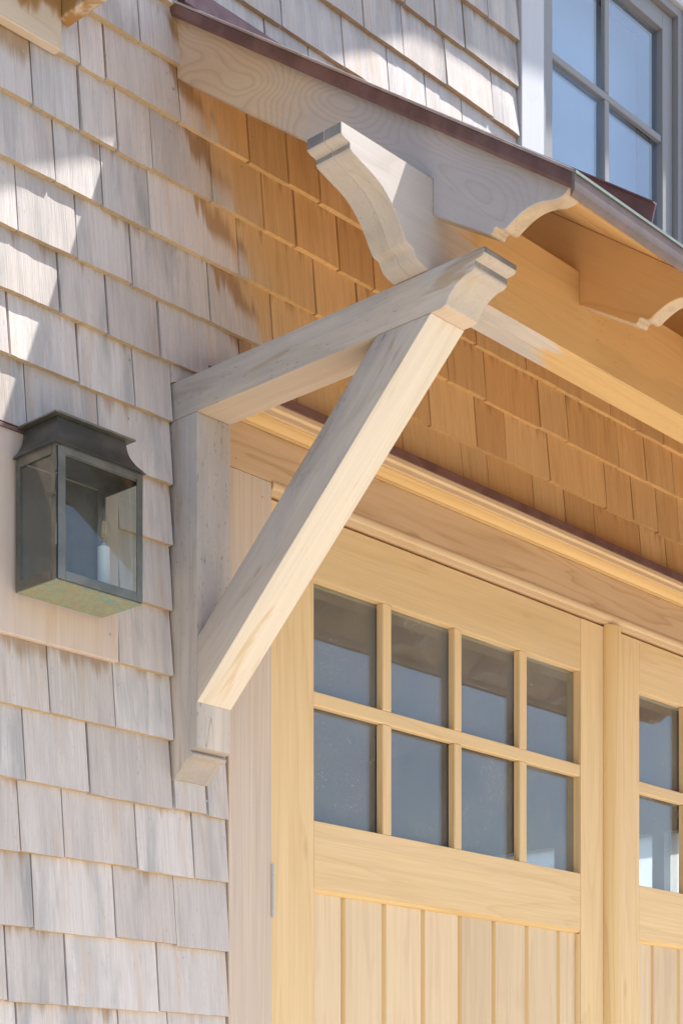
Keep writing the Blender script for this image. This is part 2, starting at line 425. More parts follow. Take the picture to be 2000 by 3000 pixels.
def obj(name, bm, mat, parent=None, grain='z', bevel=0.0, seg=1, smooth=True, kind=None, label=None, gcfn=None, mat2=None):
    """link bm (world coordinates) as ONE mesh object; its origin follows its thing"""
    bmesh.ops.recalc_face_normals(bm, faces=bm.faces)
    if bevel:
        es = [e for e in bm.edges if len(e.link_faces) == 2 and e.calc_face_angle(0) > 0.6]
        bmesh.ops.bevel(bm, geom=es, offset=bevel, segments=seg, affect='EDGES', profile=0.5, clamp_overlap=True)
    a = grain if isinstance(grain, Vector) else AX[grain]
    a = a.normalized()
    b = a.cross(Vector((0, 0, 1)))
    if b.length < 0.1: b = Vector((1, 0, 0))
    b.normalize(); c = a.cross(b)
    org = Vector((0, 0, 0))
    if parent:
        org = Vector(parent['org'])
    me = bpy.data.meshes.new(name)
    gcs = []
    bm.verts.index_update()
    for v in bm.verts:
        p = v.co
        gcs.extend(gcfn(p) if gcfn else (p.dot(a), p.dot(b), p.dot(c)))
    for v in bm.verts: v.co -= org
    bm.to_mesh(me); bm.free()
    at = me.attributes.new('gc', 'FLOAT_VECTOR', 'POINT')
    at.data.foreach_set('vector', gcs)
    me.materials.append(M[mat])
    if smooth:
        me.polygons.foreach_set('use_smooth', [True] * len(me.polygons))
        me.set_sharp_from_angle(angle=0.5)
    o = bpy.data.objects.new(name, me)
    COL.objects.link(o)
    if mat2:
        for i in range(0, len(mat2), 2):
            me.materials.append(M[mat2[i]])
            for p in me.polygons:
                if mat2[i + 1](p.center + org, p.normal): p.material_index = i // 2 + 1
    if parent:
        o.parent = parent
        o['org'] = list(org)
    if kind: o['kind'] = kind
    if label: o['label'] = label
    return o

def thing(name, label, cat, loc, group=None):
    o = bpy.data.objects.new(name, None)
    o.empty_display_size = 0.1
    COL.objects.link(o)
    o.location = loc
    o['org'] = list(loc)
    o['label'] = label; o['category'] = cat; o['kind'] = 'thing'
    if group: o['group'] = group
    return o

def box(name, mat, parent, x0, x1, y0, y1, z0, z1, grain='z', bevel=0.0015, **kw):
    bm = new(); add_box(bm, x0, x1, y0, y1, z0, z1)
    return obj(name, bm, mat, parent, grain, bevel, **kw)

# ---------------------------------------------------------------- ground and interior
bm = new(); add_box(bm, -300, 300, -300, 300, -1.0, -0.05)
o = obj('ground', bm, 'soil', kind='structure')
bm = new(); add_box(bm, -4.6, 12, -4.6, -0.02, -0.049, 0.0)
o = obj('driveway', bm, 'gravel', kind='structure')

bm = new()
add_box(bm, -1.2, 4.0, 0.152, 6.2, -0.04, 0.0)
obj('garage_floor', bm, 'concrete', kind='structure')
bm = new(); add_box(bm, -1.2, 4.1, 0.152, 6.2, 2.95, 3.05)
obj('garage_ceiling', bm, 'plaster', kind='structure')
bm = new()
add_box(bm, -1.3, -1.2, 0.152, 6.3, 0.0, 2.948)
add_box(bm, -1.2, 4.0, 6.2, 6.3, 0.0, 2.948)
# right side wall with two window openings
for (a, b, c, d) in ((0.152, 0.95, 0, 2.948), (1.80, 2.04, 0, 2.948), (2.75, 6.2, 0, 2.948),
                     (0.95, 1.80, 0, 1.15), (0.95, 1.80, 2.38, 2.948), (2.04, 2.75, 0, 1.15), (2.04, 2.75, 2.38, 2.948),
                     (1.455, 1.515, 1.15, 2.38)):
    add_box(bm, 4.0, 4.1, a, b, c, d)
obj('garage_inner_wall', bm, 'plaster', kind='structure')

# added translucent white sheets that whiten the view through the two side windows
t = NT('whitening_sheet')
tl = t.n('ShaderNodeBsdfTranslucent'); t.put(tl.inputs[0], (0.85, 0.86, 0.88))
tp = t.n('ShaderNodeBsdfTransparent')
mx = t.n('ShaderNodeMixShader'); mx.inputs[0].default_value = 0.75
t.put(mx.inputs[1], tp.outputs[0]); t.put(mx.inputs[2], tl.outputs[0])
t.t.links.new(mx.outputs[0], t.out.inputs[0])
M['whitener'] = t.m
gwn = thing('garage_window', 'bright side windows of the garage seen through the door panes', 'window', (4.05, 1.8, 1.15))
for a, b in ((0.951, 1.454), (1.516, 1.799), (2.041, 2.749)):
    bm = new(); add_box(bm, 4.050, 4.052, a, b, 1.151, 2.379)
    obj('white_sheet', bm, 'whitener', gwn, smooth=False)

# ---------------------------------------------------------------- the shingled wall
wall = thing('shingled_wall', 'cedar shingled house wall, greyed at left and fresh orange under the copper canopy', 'wall', (0, 0, 0))
DX0, DX1, DZ1 = 0.127, 2.747, 2.428
WX0, WX1, WZ0, WZ1 = 1.125, 1.765, 3.44, 4.235
bm = new()
Y0, Y1 = 0.003, 0.150
add_box(bm, -2.2, DX0, Y0, Y1, 0, DZ1)
add_box(bm, DX1, 6.0, Y0, Y1, 0, DZ1)
add_box(bm, -2.2, 6.0, Y0, Y1, DZ1, WZ0)
add_box(bm, -2.2, WX0, Y0, Y1, WZ0, WZ1)
add_box(bm, WX1, 6.0, Y0, Y1, WZ0, WZ1)
add_box(bm, -2.2, 6.0, Y0, Y1, WZ1, 5.6)
obj('sheathing', bm, 'sheathing', wall, smooth=False)

ROWS = [1.13, 1.277, 1.417, 1.560, 1.694, 1.834, 1.965, 2.100, 2.231, 2.356, 2.484, 2.605, 2.725, 2.852, 2.977, 3.105, 3.220, 3.335, 3.44,
        3.563, 3.685, 3.802, 3.92, 4.04, 4.16, 4.28]
JOINTS = {0: [-.55, -.3], 1: [-.434, -.2], 2: [-.514, -.314, -.154], 3: [-.442, -.258, -.105], 4: [-.536, -.38], 5: [-.478, -.314],
          9: [-.531, -.354], 10: [-.571, -.406, -.264], 11: [-.452, -.334, -.197, .031, .2, .37, .558, .779, .882, 1.07, 1.208, 1.342, 1.563, 1.696],
          12: [-.552, -.41, -.272, -.059, .124, .31, .47, .654, .833, .951, 1.134, 1.393, 1.52, 1.645],
          13: [-.464, -.346, -.225, .023, .258, .401, .56, .721, .868, 1.093, 1.218, 1.451, 1.585, 1.73],
          14: [-.519, -.402, -.308, -.218, -.053, .097, .196, .336, .454, .65, .83, 1.033, 1.165, 1.272, 1.41, 1.536, 1.673],
          15: [-.53, -.404, -.339, -.143, .054, .174, .273, .43, .60, .74, .9, 1.09], 16: [-.42, -.252], 17: [-.33, .104, .243, .40, .55, .74, .9],
          18: [-.3, .151, .351, .504, .642, .782], 19: [.29, .417, .557, .715, .898], 20: [.30, .45, .56, .674, .786], 21: [.5, .62, .74, .876],
          22: [.6, .72, .85]}
# per row: the stretches of wall that carry shingles (x from, x to, lowest z)
SPANS = {0: [(-.72, -.004)], 1: [(-.72, -.004)], 2: [(-.72, -.004)], 3: [(-.72, -.004)],
         4: [(-.72, -.163), (-.158, -.07), (-.066, -.006)], 5: [(-.72, -.163), (-.064, -.006)], 6: [(-.306, -.163), (-.064, -.006)], 7: [(-.306, -.163), (-.064, -.006)], 8: [(-.306, -.163), (-.064, -.006)],
         9: [(-.72, -.163)], 10: [(-.72, -.163), (-.1625, -.02)], 11: [(-.72, 1.95)], 12: [(-.72, 1.95)], 13: [(-.72, 2.0)], 14: [(-.72, 1.9)], 15: [(-.72, 1.5)],
         16: [(-.72, -.137)], 17: [(-.72, -.162), (-.05, 1.0)], 18: [(-.45, 1.006)], 19: [(.1, 1.006)], 20: [(.1, 1.006)], 21: [(.3, 1.006)], 22: [(.45, 1.006)],
         23: [(.6, 1.006)]}

NAILS = [(-0.3309, -0.0216, 2.0131),
         (-0.4909, -0.0126, 1.919),
         (-0.4676, -0.0126, 1.9196),
         (-0.3211, -0.0124, 1.9211),
         (-0.3015, -0.0123, 1.9219),
         (-0.1517, -0.0181, 1.7241),
         (-0.07, -0.0182, 1.7231),
         (-0.0575, -0.018, 1.7258),
         (-0.2198, -0.0107, 1.6671),
         (-0.1364, -0.0097, 1.6774),
         (-0.134, -0.0096, 1.5411),
         (-0.1285, -0.0103, 1.3924),
         (-0.2748, -0.0107, 2.4584),
         (-0.2725, -0.0113, 2.576),
         (-0.5334, -0.0113, 3.0734),
         (-0.5096, -0.0115, 3.0719),
         (-0.4398, -0.0173, 3.1378),
         (-0.3314, -0.0101, 3.0856),
         (-0.1734, -0.0112, 3.1945),
         (-0.1584, -0.0142, 3.1667),
         (-0.1315, -0.0143, 3.166),
         (-0.1641, -0.0107, 3.0797),
         (0.0389, -0.0095, 3.0915),
         (0.0665, -0.0144, 3.1653),
         (0.1008, -0.0128, 2.0328),
         (0.0083, -0.0128, 1.6196),
         (0.1047, -0.0128, 1.6164),
         (0.0057, -0.0128, 2.4018),
         (0.0975, -0.0128, 2.4029),
         (0.0197, -0.0128, 2.4643)]

def shingle(x0, x1, z0, z1, e):
    """one tapered cedar shingle: butt at z0, exposed up to z1, tucked e under the course above"""
    r = rnd
    zt = z1 + e
    nseg = max(3, int((x1 - x0) / 0.018))
    ybase = -0.0195 + r.uniform(-0.0012, 0.0012)
    dz = r.uniform(-0.002, 0.002)
    tilt = r.uniform(-0.0012, 0.0012)
    cup = r.uniform(-0.0012, 0.0016)
    bm = new()
    bot, mid, top, back, btop = [], [], [], [], []
    zm = z0 + 0.45 * (z1 - z0)
    for k in range(nseg + 1):
        u = k / nseg
        x = x0 + (x1 - x0) * u
        s = 4 * u * (1 - u)
        yb = ybase + tilt * (u - 0.5) * 2 - cup * s + r.uniform(-0.0006, 0.0006)
        zb = z0 + dz + r.uniform(-0.0008, 0.0008)
        fr = (zm - zb) / (zt - zb)
        yt = -0.0045
        bot.append(bm.verts.new((x, yb, zb)))
        mid.append(bm.verts.new((x, yb + (yt - yb) * fr - 0.0006 * s + r.uniform(-0.0004, 0.0004), zm)))
        top.append(bm.verts.new((x, yt, zt)))
    for rowa, rowb in ((bot, mid), (mid, top)):
        for k in range(nseg):
            bm.faces.new((rowa[k], rowa[k + 1], rowb[k + 1], rowb[k]))
    b0 = bm.verts.new((x0, 0.001, z0 + dz)); b1 = bm.verts.new((x1, 0.001, z0 + dz))
    t0 = bm.verts.new((x0, 0.001, zt)); t1 = bm.verts.new((x1, 0.001, zt))
    bm.faces.new([b0, b1] + bot[::-1])
    bm.faces.new([t1, t0] + top)
    bm.faces.new([t0, b0, bot[0], mid[0], top[0]])
    bm.faces.new([b1, t1, top[-1], mid[-1], bot[-1]])
    obj('shingle', bm, 'shingle', wall, smooth=False, gcfn=lambda p: (p.z, p.x, (p.z - z0) / max(0.02, z1 - z0)))

for i in range(len(ROWS) - 2):
    if i not in SPANS: continue
    z0, z1 = ROWS[i], ROWS[i + 1]
    for si, (a, b) in enumerate(SPANS[i]):
        js = [a] + [j for j in JOINTS.get(i, []) if a + 0.03 < j < b - 0.03] + [b]
        # fill stretches nothing was measured in
        k = 0
        while k < len(js) - 1:
            if js[k + 1] - js[k] > 0.27:
                js.insert(k + 1, js[k] + rnd.uniform(0.10, 0.19))
            k += 1
        for p, q in zip(js, js[1:]):
            g = rnd.choice((0.0010, 0.0019, 0.0025, 0.0032))
            zz1 = z1; e = 0.028
            if i == 17 and p > -0.16:
                shingle(p + g, q - g, 3.352, z1, e)
            elif i == 10 and p > -0.17:
                shingle(p + g, q - g, 2.567, z1, e)
            elif i == 11 and p > -0.07:
                shingle(p + g, q - g, 2.612, z1, e)
            else:
                shingle(p + g, q - g, z0, zz1, e)

# galvanised nail heads left showing here and there
bm = new()
for x, y, z in NAILS:
    bmesh.ops.create_circle(bm, cap_ends=True, segments=8, radius=0.0024, matrix=Matrix.Translation((x, y, z)) @ Matrix.Rotation(math.pi / 2, 4, 'X'))
obj('nail_head', bm, 'steel', wall, smooth=False, kind='stuff')

# lantern mounting board with its small copper cap
bm = new(); add_box(bm, -.80, -.309, -.021, 0.0, 1.963, 2.346)
obj('mounting_board', bm, 'block', wall, 'z', 0.0015)
bm = new(); add_prism(bm, [(-.0235, 2.3465), (-.0015, 2.3625), (-.0015, 2.366), (-.0250, 2.350), (-.0250, 2.3440), (-.0235, 2.3440)], 'x', -.80, -.306)
obj('cap_flashing', bm, 'copper', wall)

# ---------------------------------------------------------------- door surround
sur = thing('door_surround', 'pale wooden casing and deep moulded header framing the double garage doors', 'door frame', (1.437, 0, 0))
box('casing', 'casing', sur, -0.001, 0.1265, -0.0125, 0.10, 0.0, 2.4425, 'z', 0.0015)
box('casing', 'casing', sur, 2.7475, 2.875, -0.0125, 0.10, 0.0, 2.4425, 'z', 0.0015)
HX0, HX1 = -0.064, 2.94
bm = new(); add_box(bm, HX0, HX1, -0.0125, 0.001, 2.4435, 2.5465)
obj('frieze_board', bm, 'frieze', sur, 'x', 0.001)
pr = [(-.0115, 2.4435), (-.0135, 2.4455)] + cr([(-.0138, 2.4475), (-.0165, 2.443), (-.0172, 2.437), (-.0150, 2.430), (-.0115, 2.4285)], 4) + [(-.0105, 2.419), (0.07, 2.419), (0.07, 2.4435)]
bm = new(); add_prism(bm, pr, 'x', 0.1275, 2.7465)
obj('bead_moulding', bm, 'crown', sur, 'x')
pr = [(0.0005, 2.547), (-.017, 2.547), (-.019, 2.5545)] + cr([(-.020, 2.5555), (-.026, 2.561), (-.036, 2.566), (-.050, 2.5675)], 5) + [(-.0545, 2.5675), (-.0545, 2.577), (-.0575, 2.579), (-.0625, 2.5815), (-.0625, 2.600), (0.0005, 2.612)]
cv = [(0.0005, 2.5475), (-.0165, 2.5475), (-.0165, 2.5535)] + cr([(-.018, 2.554), (-.0225, 2.5575), (-.030, 2.5605), (-.044, 2.5625)], 5) + [(-.046, 2.5625), (-.046, 2.566), (0.0005, 2.570)]
bm = new(); add_prism(bm, cv, 'x', HX0, HX1)
obj('cove_moulding', bm, 'amber', sur, 'x')
bm = new(); add_prism(bm, [(0.0005, 2.571), (-.047, 2.567), (-.047, 2.563), (-.056, 2.563), (-.056, 2.573), (-.0585, 2.575), (-.0625, 2.577), (-.0625, 2.590), (0.0005, 2.600)], 'x', HX0, HX1)
obj('crown_fillet', bm, 'crown', sur, 'x')
bm = new(); add_prism(bm, [(-.064, 2.586), (-.0675, 2.586), (-.0675, 2.607), (-.003, 2.640), (-.003, 2.634), (-.064, 2.603)], 'x', HX0, HX1)
obj('cap_flashing', bm, 'copper', sur, 'x')

# ---------------------------------------------------------------- garage doors
def door_leaf(label, mirror, group):
    """the left leaf; mirror flips it about the meeting line x = 1.4385"""
    X = (lambda x: 2.877 - x) if mirror else (lambda x: x)
    t = thing('carriage_door', label, 'door', (X(0.78), 0.02, 0.02), group)
    def b(name, mat, x0, x1, y0, y1, z0, z1, grain='z', bevel=0.001, **kw):
        x0, x1 = sorted((X(x0), X(x1)))
        return box(name, mat, t, x0, x1, y0, y1, z0, z1, grain, bevel, **kw)
    L, R = 0.1295, 1.4370
    b('stile', 'door', L, 0.2715, 0.0, 0.045, 0.02, 2.412)
    b('stile', 'door', 1.2985, R, 0.0, 0.045, 0.02, 2.412)
    b('top_rail', 'door', 0.2724, 1.2977, 0.0006, 0.045, 2.272, 2.412, 'x')
    b('lock_rail', 'door', 0.2724, 1.2977, 0.0006, 0.045, 1.582, 1.732, 'x')
    b('bottom_rail', 'door', 0.2724, 1.2977, 0.0006, 0.045, 0.02, 0.24, 'x')
    b('muntin', 'door', 0.2718, 1.2982, 0.002, 0.0225, 1.990, 2.022, 'x', 0.002)
    cuts = [0.2718, 0.505, 0.536, 0.769, 0.797, 1.032, 1.062, 1.2982]
    for m0, m1 in ((0.505, 0.536), (0.769, 0.797), (1.032, 1.062)):
        b('muntin', 'door', m0, m1, 0.0012, 0.0225, 2.0222, 2.2718, 'z', 0.002)
        b('muntin', 'door', m0, m1, 0.0012, 0.0225, 1.7322, 1.9898, 'z', 0.002)
    for k in range(4):
        for z0, z1 in ((2.0225, 2.2715), (1.7325, 1.9895)):
            bm = new()
            x0, x1 = sorted((X(cuts[2 * k] + .0004), X(cuts[2 * k + 1] - .0004)))
            add_box(bm, x0, x1, 0.0235, 0.0275, z0, z1)
            p = obj('pane', bm, 'glass', t, smooth=False)
    # tongue-and-groove planks, eased edges, set back behind a moulded frame
    ed = [0.2725, 0.3810, 0.5215, 0.6625, 0.8025, 0.9375, 1.0755, 1.2140, 1.2980]
    for x0, x1 in zip(ed, ed[1:]):
        b('plank', 'plank', x0 + .0006, x1 - .0006, 0.0125, 0.032, 0.241, 1.5815, 'z', 0.0075, mat2=('amber', lambda c, n: .3 < abs(n.x) < .95))  # same wood; amber on the eased edges is bounced light put into colour
    for (q, x0, x1, z0, z1) in (('h', .2722, 1.2978, 1.5720, 1.5816), ('v', .2722, .2815, .2410, 1.5718), ('v', 1.2885, 1.2978, .2410, 1.5718)):
        bm = new()
        if q == 'h':
            a0, a1 = sorted((X(x0), X(x1)))
            add_prism(bm, [(0.002, z1), (0.006, z0 + .003), (0.0118, z0), (0.0118, z1)], 'x', a0, a1)
            obj('panel_moulding', bm, 'amber', t, 'x')
        else:
            a, c = (x0, x1) if x0 < .5 else (x1, x0)
            d = .003 if x0 < .5 else -.003
            add_prism(bm, [(X(a), 0.002), (X(c - d), 0.006), (X(c), 0.0118), (X(a), 0.0118)], 'z', z0, z1)
            obj('panel_moulding', bm, 'amber', t, 'z')
    for hz in (0.35, 1.503):
        bm = new()
        for k in range(5):
            add_tube(bm, [(.0040, hz + k * .0225), (.0040, hz + k * .0225 + .0205)], X(0.1280), -0.0135, 10)
        add_tube(bm, [(.0027, hz - .002), (.0027, hz + .114)], X(0.1280), -0.0135, 8)
        obj('hinge', bm, 'zinc', t)
    return t

lf = door_leaf('left leaf of the pale fir garage doors, eight panes over planks, behind the brace', False, 'garage door leaves')
rf = door_leaf('right leaf of the pale fir garage doors, carrying the rounded meeting strip', True, 'garage door leaves')
pr = [(1.4035, -0.0008)] + cr([(1.4040, -0.006), (1.4100, -0.0145), (1.4240, -0.0200), (1.4390, -0.0215), (1.4540, -0.0200), (1.4660, -0.0150)], 4) + [(1.4660, -0.009), (1.4740, -0.009), (1.4740, -0.0008)]
bm = new(); add_prism(bm, pr, 'z', 0.02, 2.4175)
obj('astragal', bm, 'amber', rf, 'z')

# ---------------------------------------------------------------- the timber bracket
br = thing('timber_bracket', 'weathered grey timber bracket of post, beam and long diagonal brace beside the garage door', 'bracket', (-0.113, 0, 1.75))
BX0, BX1 = -0.160, -0.0665
foot = [(-0.002, 2.4865), (-0.086, 2.4865), (-0.086, 1.8125), (-0.083, 1.809), (-0.0705, 1.8075)] + \
       [(-0.0655, 1.8055)] + cr([(-0.0690, 1.8050), (-0.0735, 1.8005), (-0.0725, 1.7960), (-0.066, 1.7930)], 4) + [(-0.0585, 1.7925)] + \
       cr([(-0.0565, 1.7915), (-0.0490, 1.7850), (-0.037, 1.771), (-0.0195, 1.7545)], 4) + [(-0.002, 1.7545)]
bm = new(); add_prism(bm, foot, 'x', BX0, BX1)
obj('post', bm, 'timber', br, 'z', 0.0018, 2, mat2=('foot', lambda c, n: c.z < 1.811 and abs(n.x) < .5))
beam = [(-0.002, 2.565), (-0.002, 2.4875), (-0.722, 2.4875), (-0.732, 2.4905)] + \
       cr([(-0.7365, 2.4985), (-0.746, 2.511), (-0.760, 2.521), (-0.7755, 2.5275)], 4) + \
       cr([(-0.7795, 2.5283), (-0.790, 2.5295), (-0.7965, 2.533), (-0.7985, 2.539)], 3) + [(-0.7985, 2.5475)] + \
       cr([(-0.8045, 2.5478), (-0.8145, 2.5495), (-0.8190, 2.5545)], 3) + [(-0.8192, 2.565)]
bm = new(); add_prism(bm, beam, 'x', BX0 + .0006, BX1 - .0004)
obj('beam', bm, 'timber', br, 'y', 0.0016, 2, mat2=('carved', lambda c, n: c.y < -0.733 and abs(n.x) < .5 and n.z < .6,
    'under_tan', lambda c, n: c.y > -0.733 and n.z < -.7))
bz = [(-0.5705, 2.4868), (-0.7005, 2.4868), (-0.0868, 1.9005), (-0.0868, 2.0305)]
bm = new(); add_prism(bm, bz, 'x', BX0 - .0004, BX1 + .0004)
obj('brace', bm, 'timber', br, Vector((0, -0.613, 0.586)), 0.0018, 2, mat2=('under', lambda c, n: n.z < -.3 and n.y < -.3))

# ---------------------------------------------------------------- canopy roof
can = thing('canopy_roof', 'copper edged pent roof on ogee tailed rafters above the garage doors', 'canopy', (1.4, 0, 2.55))
SL = 0.728
def zt(y): return 3.355 + SL * y           # top of the roof (y negative outwards)
CX0, CX1 = -0.158, 3.10
# the eave plate: carved left end profile, two laminated plies
prof = [(-.3860, 2.7345), (-.3860, 2.7160)] + cr([(-.3855, 2.7145), (-.3790, 2.7105), (-.3670, 2.7085), (-.3640, 2.7065)], 3) + [(-.3640, 2.6985)] + \
       cr([(-.3590, 2.6940), (-.3270, 2.6840), (-.2910, 2.6715), (-.2670, 2.6560), (-.2450, 2.6345), (-.2290, 2.6110), (-.2165, 2.5945)], 5) + \
       [(-.2010, 2.5915), (-.1980, 2.5870)] + cr([(-.1960, 2.5840), (-.1890, 2.5750), (-.1720, 2.5685), (-.1500, 2.5655)], 3)
prof += [(3.10, 2.5655), (3.10, 2.7345)]
for ya, yb in ((-0.6910, -0.6515), (-0.6510, -0.6110)):
    bm = new(); add_prism(bm, prof, 'y', ya, yb)
    obj('eave_plate', bm, 'plate', can, 'x', 0.0012, mat2=('carved', lambda c, n: c.x < -0.15 and abs(n.y) < .5 and n.z < .6))
# rafters
def rafter_profile(notch=True):
    lo = lambda y: 3.204 + 0.740 * y
    p = [(-0.009, 3.3305 - .0 + SL * -0.009), (-0.009, lo(-0.009)), (-0.612, lo(-0.612)), (-0.612, 2.7355), (-0.6915, 2.7355), (-0.6915, 2.6690)]
    p += [(-0.818, 2.5905)] + cr([(-0.8235, 2.5885), (-0.8275, 2.5915), (-0.8300, 2.5970)], 3) + [(-0.8365, 2.5970)]
    p += cr([(-0.8460, 2.5890), (-0.8550, 2.5875), (-0.8690, 2.5945), (-0.8900, 2.6030), (-0.9120, 2.6065), (-0.9360, 2.6045), (-0.9560, 2.5990), (-0.9720, 2.5985)], 4)
    p += cr([(-0.9780, 2.6005), (-0.9850, 2.6055), (-0.9880, 2.6105)], 3)
    p[-1] = (-0.9880, 3.3305 + SL * -0.9880)
    return p
for k in range(8):
    x = -0.145 + 0.451 * k
    bm = new(); add_prism(bm, rafter_profile(), 'x', x, x + 0.038)
    obj('rafter', bm, 'barge' if k == 0 else 'rafter', can, Vector((0, -1, -SL)), 0.0014,
        label='weathered end rafter with swirling grain' if k == 0 else None,
        mat2=('tail', lambda c, n: abs(n.x) < .5 and n.z < .3 and c.y < -.70))
# soffit boards laid along the eave
nb = 9
yy = [-0.004 - k * (0.989 / nb) for k in range(nb + 1)]
for a, b in zip(yy, yy[1:]):
    g = 0.0008
    bm = new()
    add_prism(bm, [(a - g, 3.3310 + SL * (a - g)), (b + g, 3.3310 + SL * (b + g)), (b + g, 3.3480 + SL * (b + g)), (a - g, 3.3480 + SL * (a - g))], 'x', CX0 + .008, CX1)
    obj('soffit_board', bm, 'soffit', can, 'x', 0.0008)
bm = new(); add_prism(bm, [(-0.9935, 2.6245), (-0.9935, 2.5925), (-1.0035, 2.5860), (-1.0035, 2.6180)], 'x', CX0 + .008, CX1)
obj('fascia_strip', bm, 'soffit', can, 'x', 0.001)
# copper: sheet, rake edge, eave edge, seams
bm = new(); add_prism(bm, [(-0.004, 3.3490 + SL * -0.004), (-1.0085, 3.3490 + SL * -1.0085), (-1.0085, 3.3525 + SL * -1.0085), (-0.004, 3.3525 + SL * -0.004)], 'x', CX0, CX1)
obj('roof_sheet', bm, 'copper', can)
def along_rake(bm, prof):
    # a profile given as (x, height over the roof top), run down the slope
    A = [bm.verts.new((x, -0.006, zt(-0.006) + h)) for x, h in prof]
    B = [bm.verts.new((x, -1.012, zt(-1.012) + h)) for x, h in prof]
    n = len(prof)
    for i in range(n):
        bm.faces.new((A[i], B[i], B[(i + 1) % n], A[(i + 1) % n]))
    bm.faces.new(A); bm.faces.new(B[::-1])
e = CX0 - .0050
bm = new()
along_rake(bm, [(CX0 - .0010, -.002), (e, -.002), (e - .0008, -.006), (e - .0004, -.0230), (e + .0010, -.0246), (e + .0038, -.0300), (CX0 - .0010, -.0300)])
obj('rake_edge', bm, 'copper', can)
bm = new()
along_rake(bm, [(e - .0028, -.0015)] + cr([(e - .0036, .0004), (e - .0030, .0030), (e - .0012, .0044), (e + .003, .0046)], 3) + [(CX0 + .010, .0046), (CX0 + .010, -.0015)])
obj('rake_lip', bm, 'lip', can)
bm = new()
ze = zt(-1.012)
add_prism(bm, [(-1.0065, ze + .001), (-1.0030, ze - 0.037), (-1.0045, ze - 0.039), (-1.0125, ze - 0.030), (-1.0125, ze + .001)], 'x', CX0 - .0070, CX1)
obj('eave_edge', bm, 'eave', can, bevel=0.0006)
bm = new()
add_prism(bm, [(-1.006, ze + .0016), (-1.0155, ze - 0.0035), (-1.0155, ze + 0.0015), (-1.006, ze + 0.0085)], 'x', CX0 - .0075, CX1)
obj('drip_lip', bm, 'patina', can)
for xs in (0.068, 0.52, 0.97, 1.42, 1.87, 2.32, 2.77):
    bm = new()
    h = 0.036
    add_prism(bm, [(-0.012, zt(-0.012)), (-1.0120, zt(-1.0120) + .002), (-1.020, zt(-1.020) + h + .004), (-0.012, zt(-0.012) + h)], 'x', xs - .002, xs + .002)
    add_prism(bm, [(-0.012, zt(-0.012) + h), (-1.020, zt(-1.020) + h + .004), (-1.020, zt(-1.020) + h + .0075), (-0.012, zt(-0.012) + h + .0035)], 'x', xs - .0075, xs + .0035)
    obj('standing_seam', bm, 'copper', can)
bm = new(); add_prism(bm, [(-0.0022, 3.349), (-0.024, 3.349), (-0.026, 3.352), (-0.0245, 3.393), (-0.0022, 3.397)], 'x', CX0 + .02, 1.004)
obj('apron_flashing', bm, 'copper', can)

# ---------------------------------------------------------------- pale bracket of the next canopy, at the top left
pb = thing('ledger_bracket', 'pale new wood ledger and outrigger with wet brown stains at the top left corner', 'bracket', (-0.47, 0, 3.1))
bm = new(); add_box(bm, -1.3, -0.4585, -0.031, -0.009, 3.100, 3.42)
obj('ledger', bm, 'pale', pb, 'x', 0.0015)
bm = new(); add_box(bm, -0.4575, -0.428, -0.62, -0.009, 3.166, 3.30)
obj('outrigger', bm, 'pale', pb, 'y', 0.0015)

# ---------------------------------------------------------------- lantern
ln = thing('wall_lantern', 'square bronze wall lantern with verdigris base and a candle bulb inside', 'lantern', (-0.46, -0.02, 2.04))
lx0, lx1, ly0, ly1, lz0, lz1 = -0.565, -0.3585, -0.030, -0.1477, 2.0375, 2.288
bm = new()
add_prism(bm, [(lx0, ly0), (lx1, ly0), (lx1, ly1), (lx0, ly1)], 'z', lz0, lz0 + .0022)
obj('base_plate', bm, 'verdigris', ln)
bm = new(); add_box(bm, lx0 + .006, lx1 - .006, ly0 + .0065, ly0 + .0085, lz0 + .004, lz1 - .002)
add_box(bm, lx0 + .03, lx1 - .03, ly0 + .0085, -0.0215, lz0 + .04, lz1 - .04)
obj('back_plate', bm, 'bronze', ln, bevel=0.0005)
w = 0.0115
for (x, y, sx, sy) in ((lx0, ly0, 1, -1), (lx1, ly0, -1, -1), (lx1, ly1, -1, 1), (lx0, ly1, 1, 1)):
    # angle-iron corner posts
    xa, xb, ya, yb = x, x + sx * .0018, y, y + sy * .0018
    bm = new()
    add_prism(bm, [(x, y), (x + sx * w, y), (x + sx * w, yb), (xb, yb), (xb, y + sy * w), (x, y + sy * w)], 'z', lz0 + .0024, lz1)
    obj('corner_post', bm, 'bronze_edge', ln)
for z0, z1 in ((lz0 + .0024, lz0 + .0215), (lz1 - .018, lz1)):
    for bx in ((lx0 + w, lx1 - w, ly1 - .0012, ly1 + .0016), (lx0 - .0006, lx0 + .0014, ly1 + w, ly0 - w), (lx1 - .0014, lx1 + .0006, ly1 + w, ly0 - w)):
        bm = new(); add_box(bm, *bx, z0, z1)
        obj('side_rail', bm, 'bronze_edge', ln)
